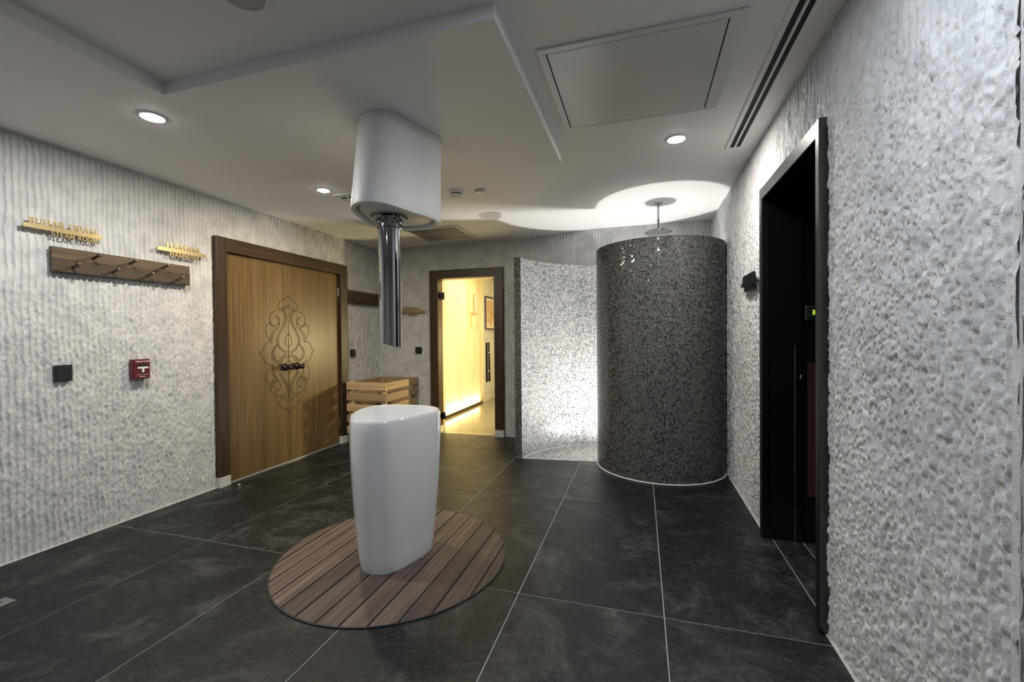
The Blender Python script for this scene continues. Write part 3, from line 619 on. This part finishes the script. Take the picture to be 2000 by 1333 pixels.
part('glass_tube', MB().tube([(SX0 + .026, 7.02, 1.70), (SX0 + .026, 7.02, 1.80), (SX0 + .026, 7.02, 1.81), (SX0 + .026, 7.02, 1.82), (SX0 + .026, 7.02, 1.92)], .012, 12, rr=[.012, .012, .004, .012, .012]), M['print_white'], tg, True)
cl = thing('clothes_rail', (SX0, 7.0, 1.37), 'pale wooden bracket hanging below the sand timer', 'bracket')
part('rail', MB().bbox(SX0 + .001, SX0 + .03, 6.86, 7.12, 1.612, 1.632, .002), M['crate_wood'], cl)
for y in (6.86, 7.10): part('drop', MB().bbox(SX0 + .001, SX0 + .022, y, y + .02, 1.36, 1.6115, .002), M['crate_wood'], cl)
# warm ceiling panels that light the sauna room, and a low strip along the foot of the timber wall
def sauna_lamp(x, y, hx, hy, power, lab):
    t = thing('ceiling_lamp', (x, y, SZ - .03), lab, 'lamp', 'warm sauna lamps')
    part('lamp_body', MB().bbox(x - hx, x + hx, y - hy, y + hy, SZ - .03, SZ - .001, .003), M['white_matt'], t)
    LD = bpy.data.lights.new('sauna_light', 'AREA'); LD.shape = 'RECTANGLE'; LD.size = hx * 1.8; LD.size_y = hy * 1.8; LD.energy = power; LD.color = (1.0, 0.86, 0.48)
    lo = bpy.data.objects.new('lamp_light', LD); C.objects.link(lo); lo.parent = t; lo.location = (0, 0, -.004)
sauna_lamp(-2.15, 6.3, .2, .4, SAUNA_W * .15, 'warm ceiling lamp in the middle of the sauna room')
wl = thing('wall_lamp', (SX1, 5.95, 1.0), 'warm wall lamp inside the sauna right of the glass door', 'lamp', 'warm sauna lamps')
part('lamp_body', MB().bbox(SX1 - .03, SX1 - .001, 5.87, 6.03, 1.0, 1.24, .004), M['white_matt'], wl)
LD = bpy.data.lights.new('wall_light', 'AREA'); LD.shape = 'RECTANGLE'; LD.size = .20; LD.size_y = .13; LD.energy = SAUNA_W * .28; LD.color = (1.0, 0.86, 0.48)
lo = bpy.data.objects.new('wall_light', LD); C.objects.link(lo); lo.parent = wl; lo.location = (-.034, 0, .12); lo.rotation_euler = (0, PI / 2, 0)
ls = thing('led_strip', (SX0 + .05, 6.4, .0), 'low warm light strip along the foot of the timber wall', 'lamp')
part('profile', MB().bbox(SX0 + .002, SX0 + .02, 5.5, 7.3, .036, .05, .001), M['alu'], ls)
LD = bpy.data.lights.new('strip_light', 'AREA'); LD.shape = 'RECTANGLE'; LD.size = .05; LD.size_y = 1.7; LD.energy = SAUNA_W * .12; LD.color = (1.0, 0.86, 0.48)
lo = bpy.data.objects.new('strip_light', LD); C.objects.link(lo); lo.parent = ls; lo.location = (-.02, 0, .054); lo.rotation_euler = (PI, 0, 0)

# ------------------------------------------------------------------ snail-shaped mosaic shower
def mosaic(name, fn, s0, s1, t0, t1, parent, seed, mask=None, pitch=.0150, lift=.0010, pal='mos'):
    # fn(s, t, d) -> world points for arrays; s, t in metres on the surface, d outwards
    R_ = np.random.default_rng(seed); ns = max(1, int(round((s1 - s0) / pitch))); ntt = max(1, int(round((t1 - t0) / pitch)))
    ps = (s1 - s0) / ns; pt = (t1 - t0) / ntt; S_, T_ = np.meshgrid(s0 + (np.arange(ns) + .5) * ps, t0 + (np.arange(ntt) + .5) * pt, indexing='ij'); S_ = S_.ravel(); T_ = T_.ravel()
    if mask is not None:
        k = mask(S_, T_); S_ = S_[k]; T_ = T_[k]
    n_ = len(S_); hs, ht = (ps * .43, pt * .43) if pal == 'mos' else (ps * .41, pt * .41); sx = np.array([-1, 1, 1, -1]); tx = np.array([-1, -1, 1, 1])
    tilt = R_.normal(0, .00015, (n_, 2))
    Vb = fn((S_[:, None] + sx * hs).ravel(), (T_[:, None] + tx * ht).ravel(), np.zeros(n_ * 4)).reshape(n_, 4, 3)
    dtop = lift + tilt[:, :1] * sx + tilt[:, 1:] * tx
    Vt = fn((S_[:, None] + sx * hs * .95).ravel(), (T_[:, None] + tx * ht * .95).ravel(), dtop.ravel()).reshape(n_, 4, 3)
    V = np.concatenate([Vb, Vt], 1).reshape(-1, 3); base = np.array([[4, 5, 6, 7], [0, 1, 5, 4], [1, 2, 6, 5], [2, 3, 7, 6], [3, 0, 4, 7]])
    F = (np.arange(n_)[:, None, None] * 8 + base[None]).reshape(-1, 4)
    mi = np.repeat(R_.choice(5, n_, p=[.42, .22, .14, .16, .06] if pal == 'mos' else [.36, .24, .16, .14, .10]), 5)
    og = wloc(parent); me = npmesh(name, V - np.array(og), F, M[pal], False, mi); o = link(name, me, parent); o['kind'] = 'stuff'; return o
def arc_wall(name, c, ri, ro, a0, a1, zt, lab, seed, out=True, clampy=None, pin=.0138):
    t = thing(name, (c[0], c[1], 0), lab, 'shower wall'); n_ = 90; mb = MB(); A = np.radians(np.linspace(a0, a1, n_)); rings = []
    def pt(r_, a, z):
        y = c[1] + r_ * math.sin(a); y = min(y, clampy) if clampy else y
        return (c[0] + r_ * math.cos(a), y, z)
    for a in A: rings.append([pt(ri, a, .0005), pt(ro, a, .0005), pt(ro, a, zt), pt(ri, a, zt)])
    mb.loft(rings, True, True); mb.mi = [1 if k % 4 == 3 else 0 for k in range(4 * (n_ - 1))] + [0, 0]
    part('core', mb, [M['mos_grout'], M['mos_light_grout']], t, True, 30)
    L0, L1 = math.radians(a0), math.radians(a1)
    mosaic('mosaic_inside', lambda s, z, d: np.stack([c[0] + (ri - d) * np.cos(s / ri), c[1] + (ri - d) * np.sin(s / ri), z], 1), L0 * ri, L1 * ri, .004, zt, t, seed, None, pin, pal='mos_light')
    if out:
        mk = None
        if clampy: mk = lambda s, z: (c[1] + (ro + .004) * np.sin(s / ro)) < clampy
        mosaic('mosaic_outside', lambda s, z, d: np.stack([c[0] + (ro + d) * np.cos(s / ro), c[1] + (ro + d) * np.sin(s / ro), z], 1), L0 * ro, L1 * ro, .004, zt, t, seed + 1, mk)
    return t
SI = (-.170, 3.940); SO = (.159, 4.254); RI, RO = .980, 1.052; QO, QI = .566, .492
wi = arc_wall('shower_wall', SI, RI, RO, 30, 170.0, 2.0, 'curved mosaic shower wall with a bright concave inner face', 50, True, YB - .022)
ae = math.radians(170.0); ex, ey = math.cos(ae), math.sin(ae)
mosaic('mosaic_end', lambda s, z, d: np.stack([SI[0] + s * ex - ey * d, SI[1] + s * ey + ex * d, z], 1) if False else np.stack([SI[0] + s * ex - ey * (d + .0), SI[1] + s * ey + ex * (d + .0), z], 1), RI, RO, .004, 2.0, wi, 60)
wo = arc_wall('shower_wall', SO, QI, QO, -176.0, -5.0, 2.02, 'dark round mosaic shower wall standing against the chipped wall', 70, pin=.02)
ae2 = math.radians(-176.0); ex2, ey2 = math.cos(ae2), math.sin(ae2)
mosaic('mosaic_end', lambda s, z, d: np.stack([SO[0] + s * ex2 + ey2 * d, SO[1] + s * ey2 - ex2 * d, z], 1), QI, QO, .004, 2.02, wo, 80)
pts = [(SO[0] + (QO + .004) * math.cos(math.radians(a)), SO[1] + (QO + .004) * math.sin(math.radians(a)), .003) for a in np.linspace(-176, -8, 60)]
part('silicone_bead', MB().tube(pts, .006, 6), M['silicone'], wo, True)
pts = [(SI[0] + (RI - .004) * math.cos(math.radians(a)), SI[1] + (RI - .004) * math.sin(math.radians(a)), .006) for a in np.linspace(168, 32, 70)]
part('silicone_bead', MB().tube(pts, .005, 6), M['silicone'], wi, True)
# mosaic shower floor
tr = thing('shower_floor', (-.25, 4.45, 0), 'pale mosaic shower floor inside the curved walls', 'shower floor')
def inside(x, y, e=0.0):
    ci = np.hypot(x - SI[0], y - SI[1]) < RI - .006 - e; co = np.hypot(x - SO[0], y - SO[1]) < QI - .004 - e
    front = y > 4.118 + (x + 1.135) * .098 + e
    return (ci & front & (x < -.405)) | (ci & (x >= -.405) & (co | (y > SO[1] + .15)))
gx_ = np.linspace(-1.13, .70, 184); gy_ = np.linspace(3.75, 4.93, 119); mb = MB()
poly = [(-1.132, 4.118), (-.407, 4.190)] + [(SO[0] + (QI - .004) * math.cos(math.radians(a)), SO[1] + (QI - .004) * math.sin(math.radians(a))) for a in np.linspace(-172, -2, 40)] + \
       [(SI[0] + (RI - .006) * math.cos(math.radians(a)), SI[1] + (RI - .006) * math.sin(math.radians(a))) for a in np.linspace(31, 169.6, 60)]
poly = [p for p in poly if p[0] < .70]
part('tray', MB().prism(poly, lambda x, y, d: (x, y, d), .0006, .004), M['mos_light_grout'], tr)
mosaic('mosaic_floor', lambda s, t_, d: np.stack([s, t_, .004 + d], 1), -1.135, .70, 3.76, 4.93, tr, 90, lambda x, y: inside(x, y, .008), pal='mos_light')
# rain shower head
sh = thing('rain_shower', (.16, 4.19, 2.15), 'round chrome rain shower head hanging from the ceiling', 'shower head')
part('ceiling_rose', MB().lathe((.16, 4.19, ZH), [(.034, -.0005), (.034, -.008), (.018, -.014), (.011, -.02)], n=28), M['chrome'], sh, True)
part('arm', MB().lathe((.16, 4.19, ZH), [(.0095, -.018), (.0095, -.245)], n=20), M['chrome'], sh, True)
part('nut', MB().lathe((.16, 4.19, 2.172), [(.016, 0), (.016, .022), (.010, .026)], n=20), M['chrome'], sh, True)
part('disc', MB().lathe((.16, 4.19, 2.16), [(.01, .014), (.118, .010), (.122, .006), (.122, .001), (.117, -.001)], n=48), M['chrome'], sh, True)
mb = MB()
for r_ in (.03, .06, .09):
    for k in range(int(r_ * 220)):
        t = 2 * PI * k / int(r_ * 220); mb.lathe((.16 + r_ * math.cos(t), 4.19 + r_ * math.sin(t), 2.1555), [(.003, 0), (.003, .004)], n=6)
part('nozzles', mb, M['white_matt'], sh, kind='stuff')
# floor uplight in the shower
ul = thing('shower_uplight', (.02, 4.45, .004), 'recessed white uplight in the mosaic shower floor', 'lamp')
part('ring', MB().lathe((.02, 4.45, .0055), [(.125, 0), (.125, .006), (.112, .007)], n=32), M['steel'], ul, True)
part('lens', MB().lathe((.02, 4.45, .0125), [(.111, 0), (.111, .002)], n=32), M['lens_shower'], ul)
LD = bpy.data.lights.new('shower_light', 'AREA'); LD.shape = 'DISK'; LD.size = .21; LD.energy = SHOWER_W; LD.color = (1.0, 0.985, 0.95)
lo = bpy.data.objects.new('uplight_beam', LD); C.objects.link(lo); lo.parent = ul; lo.location = (0, 0, .0115); lo.rotation_euler = (PI, 0, 0)

# ------------------------------------------------------------------ black doorway in the chipped wall
d3 = thing('door_3', (XR, 2.5, 0), 'dark brushed metal doorway with an open black door', 'door', kind='structure')
A0, A1, AT = 2.015, 2.922, 2.085; B0, B1, BT = 2.054, 2.875, 2.015
part('frame_jamb', MB().bbox(XR - .030, XR + .012, A0, B0, .0005, AT, .003), M['dark_steel'], d3)
part('frame_jamb', MB().bbox(XR - .030, XR + .012, B1, A1, .0005, AT, .003), M['dark_steel'], d3)
part('frame_head', MB().bbox(XR - .0295, XR + .012, B0 - .002, B1 + .002, BT, AT - .0005, .003), M['dark_steel'], d3)
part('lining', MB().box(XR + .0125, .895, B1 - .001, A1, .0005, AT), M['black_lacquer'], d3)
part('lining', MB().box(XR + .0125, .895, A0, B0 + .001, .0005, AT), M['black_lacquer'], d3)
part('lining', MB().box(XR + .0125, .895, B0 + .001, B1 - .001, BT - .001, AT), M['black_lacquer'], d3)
part('edge_strip', MB().bbox(.858, .8625, B1 - .005, B1 - .0012, .003, 1.15, .0005), M['steel'], d3)
lf = part('leaf', MB().bbox(.905, 1.68, 2.880, 2.920, .006, 2.01, .002), M['black_lacquer'], d3)
part('tinted_panel', MB().bbox(.925, 1.64, 2.876, 2.8795, .272, 1.05, .001), M['bronze'], lf)
part('handle', MB().lathe((.888, 2.862, .97), [(.006, -.012), (.006, .012)], 'z', 12), M['steel'], lf, True)
part('bolt', MB().lathe((.873, 2.860, .18), [(.006, 0), (.006, .008)], 'y', 12), M['steel'], d3, True)
tp = thing('thermostat', (.955, 2.878, 1.30), 'small black control panel with a green digit by the black door', 'control panel')
part('case', MB().bbox(.912, .974, 2.862, 2.879, 1.295, 1.378, .004), M['black_plastic'], tp)
part('screen', MB().bbox(.922, .966, 2.8605, 2.8625, 1.312, 1.362, .0005), M['black_slot'], tp)
mb = MB(); xa, zb, hw, hh = .944, 1.330, .012, .011
for z in (zb, zb + hh, zb + 2 * hh): mb.box(xa, xa + hw, 2.8598, 2.8604, z - .0018, z + .0018)
mb.box(xa + hw - .003, xa + hw, 2.8598, 2.8604, zb, zb + 2 * hh)
part('digit', mb, M['digit'], tp, label='lit green figure 3')
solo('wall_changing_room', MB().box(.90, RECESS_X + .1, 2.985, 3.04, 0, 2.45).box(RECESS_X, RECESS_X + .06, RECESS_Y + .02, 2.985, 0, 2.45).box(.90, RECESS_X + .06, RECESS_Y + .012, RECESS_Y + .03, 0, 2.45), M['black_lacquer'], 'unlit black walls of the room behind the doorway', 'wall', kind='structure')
fd = thing('floor_drain', (.853, 2.82, 0), 'tiny metal drain grate on the floor in the black doorway', 'drain')
part('frame', MB().box(.838, .868, 2.785, 2.855, .0004, .002), M['steel'], fd)
for k in range(4): part('slot', MB().box(.843, .863, 2.792 + .016 * k, 2.80 + .016 * k, .0021, .0024), M['black_slot'], fd)
dr = thing('floor_drain', (-2.86, 1.16, 0), 'steel drain channel end on the dark floor near the door wall', 'drain')
part('frame', MB().bbox(-2.895, -2.815, .86, 1.252, .0004, .0026, .0005), M['steel'], dr)
part('slot', MB().box(-2.868, -2.855, .87, 1.225, .0027, .0030), M['black_slot'], dr)

# ------------------------------------------------------------------ things on the ceiling
def downlight(x, y, z, lab, power, col, r=.05, dome=True):
    t = thing('downlight', (x, y, z - .012), lab, 'ceiling light', 'round recessed downlights')
    part('trim', MB().lathe((x, y, z), [(r + .012, -.0005), (r + .012, -.004), (r + .002, -.007), (r, -.004), (r, -.001)], n=36), M['white_matt'], t, True)
    part('lens', MB().lathe((x, y, z), [(r - .0005, -.003), (r - .003, -.008), (r * .7, -.0125), (r * .2, -.014)] if dome else [(r - .0005, -.003), (r - .0005, -.005)], n=36), M['lens'], t, True)
    LD = bpy.data.lights.new('downlight_beam', 'AREA'); LD.shape = 'DISK'; LD.size = r * 1.8; LD.energy = power; LD.color = col; LD.spread = PI
    lo = bpy.data.objects.new('downlight_beam', LD); C.objects.link(lo); lo.parent = t; lo.location = (0, 0, -.004 if dome else .004)
WARM, NEUT, COOL = (1.0, .86, .62), (1.0, .965, .915), (.80, .89, 1.0)
downlight(-2.416, 1.618, ZL, 'lit round downlight at the corner of the raised coffer', DOWN_W, NEUT)
downlight(-2.362, 2.809, ZL, 'lit round downlight beside the white drum housing', DOWN_W * 1.15, WARM, .044)
downlight(.216, 2.847, ZH, 'lit round downlight between access hatch and shower', DOWN_W, NEUT)
downlight(-2.45, .35, ZL, 'round downlight out of view along the door wall', DOWN_W * .32, COOL)
downlight(.10, .95, ZH, 'round downlight out of view above the viewer', DOWN_W * .85, COOL, .05, False)
downlight(-1.1, -.9, ZH, 'round downlight out of view behind the viewer', DOWN_W * .30, COOL, .05, False)
# access hatch
ah = thing('access_hatch', (-.01, 2.15, ZH), 'large white framed access hatch in the ceiling', 'hatch')
hx0, hx1, hy0, hy1 = -.418, .395, 1.785, 2.520; e = .034
part('frame_side', MB().bbox(hx0, hx1, hy0, hy0 + e, ZH - .008, ZH - .0005, .002), M['white_paint'], ah); part('frame_side', MB().bbox(hx0, hx1, hy1 - .022, hy1, ZH - .008, ZH - .0005, .002), M['white_paint'], ah)
part('frame_side', MB().bbox(hx0, hx0 + e, hy0 + e, hy1 - .022, ZH - .008, ZH - .0005, .002), M['white_paint'], ah); part('frame_side', MB().bbox(hx1 - .062, hx1, hy0 + e, hy1 - .022, ZH - .008, ZH - .0005, .002), M['white_paint'], ah)
part('shadow_gap', MB().box(hx0 + e, hx1 - .062, hy0 + e, hy1 - .022, ZH - .0015, ZH - .0006), M['black_slot'], ah)
part('panel', MB().bbox(hx0 + e + .006, hx1 - .068, hy0 + e + .003, hy1 - .024, ZH - .0075, ZH - .0018, .001), M['white_paint'], ah)
# twin slot diffuser along the chipped wall
sd = thing('slot_diffuser', (.584, 1.1, ZH), 'long twin slot air diffuser in the ceiling along the chipped wall', 'air vent')
for a, b_ in ((.532, .555), (.580, .592), (.615, .640)): part('bar', MB().bbox(a, b_, YF + .3, 3.083, ZH - .006, ZH - .0005, .001), M['ceiling'], sd)
part('bar_end', MB().bbox(.532, .640, 3.083, 3.10, ZH - .006, ZH - .0005, .001), M['ceiling'], sd)
for a, b_ in ((.555, .580), (.592, .615)): part('slot', MB().box(a, b_, YF + .3, 3.083, ZH - .0015, ZH - .0006), M['black_slot'], sd)
# slot by the sauna wall
sb = thing('slot_diffuser', (-1.9, 4.79, ZL), 'narrow slot air diffuser in the ceiling above the sauna doorway', 'air vent')
for a, b_ in ((4.755, 4.778), (4.800, 4.823)): part('bar', MB().bbox(-2.50, -1.40, a, b_, ZL - .005, ZL - .0005, .001), M['ceiling'], sb)
part('slot', MB().box(-2.50, -1.40, 4.778, 4.800, ZL - .0015, ZL - .0006), M['black_slot'], sb)
# square return-air grille
rg = thing('ceiling_grille', (-2.13, 4.41, ZL), 'square grey return air grille in the ceiling behind the drum housing', 'air vent')
gx0, gx1, gy0, gy1 = -2.45, -1.82, 4.12, 4.70
for a in ((gx0, gx1, gy0, gy0 + .03), (gx0, gx1, gy1 - .03, gy1), (gx0, gx0 + .03, gy0 + .03, gy1 - .03), (gx1 - .03, gx1, gy0 + .03, gy1 - .03)):
    part('frame_side', MB().bbox(*a, ZL - .010, ZL - .0005, .002), M['white_matt'], rg)
part('backing', MB().box(gx0 + .03, gx1 - .03, gy0 + .03, gy1 - .03, ZL - .002, ZL - .0008), M['grey_fin'], rg)
for k in range(24):
    y = gy0 + .034 + k * .0216; part('fin', MB().add([(gx0 + .03, y, ZL - .003), (gx1 - .03, y, ZL - .003), (gx1 - .03, y + .012, ZL - .009), (gx0 + .03, y + .012, ZL - .009), (gx0 + .03, y + .002, ZL - .003), (gx1 - .03, y + .002, ZL - .003), (gx1 - .03, y + .014, ZL - .009), (gx0 + .03, y + .014, ZL - .009)],
        [(0, 1, 2, 3), (4, 5, 6, 7), (0, 1, 5, 4), (3, 2, 6, 7), (0, 3, 7, 4), (1, 2, 6, 5)]), M['grey_fin'], rg)
# small slotted vent half hidden by the drum
sv = thing('ceiling_vent', (-2.22, 3.02, ZL), 'small slotted white vent half hidden behind the drum housing', 'air vent')
part('plate', MB().bbox(-2.375, -2.06, 2.925, 3.115, ZL - .010, ZL - .0005, .003), M['white_matt'], sv)
for k in range(4): part('slot', MB().bbox(-2.345 + k * .072, -2.30 + k * .072, 2.985, 3.015, ZL - .0112, ZL - .0102, .0003), M['black_slot'], sv)
# smoke detector, sensor disc, speakers
sk = thing('smoke_detector', (-1.40, 3.17, ZL - .05), 'white smoke detector on the ceiling right of the drum housing', 'smoke detector')
part('base', MB().lathe((-1.40, 3.17, ZL), [(.055, -.0005), (.055, -.012), (.050, -.018)], n=36), M['white_matt'], sk, True)
part('sensor_gap', MB().lathe((-1.40, 3.17, ZL), [(.042, -.0185), (.042, -.026)], n=36), M['black_slot'], sk)
part('head', MB().lathe((-1.40, 3.17, ZL), [(.047, -.0262), (.044, -.038), (.034, -.046), (.01, -.049)], n=36), M['white_matt'], sk, True)
solo('ceiling_sensor', MB().lathe((-1.222, 3.235, ZL), [(.042, -.0005), (.042, -.008), (.036, -.013), (.012, -.015)], n=36), M['white_matt'], 'small white sensor disc beside the smoke detector', 'sensor', smooth=True)
def speaker(x, y, z, r, lab):
    t = thing('ceiling_speaker', (x, y, z), lab, 'speaker', 'round ceiling speakers')
    part('ring', MB().lathe((x, y, z), [(r, -.0005), (r, -.005), (r - .010, -.008), (r - .012, -.005), (r - .012, -.001)], n=44), M['white_matt'], t, True)
    part('grille', MB().lathe((x, y, z), [(r - .0125, -.002), (r - .0125, -.005), (.02, -.006)], n=44), M['speaker'], t, True)
speaker(-1.372, 3.900, ZL, .110, 'round flush ceiling speaker between smoke detector and mosaic shower')
speaker(-1.33, 1.185, ZH, .085, 'round speaker in the raised coffer at the top of the view')
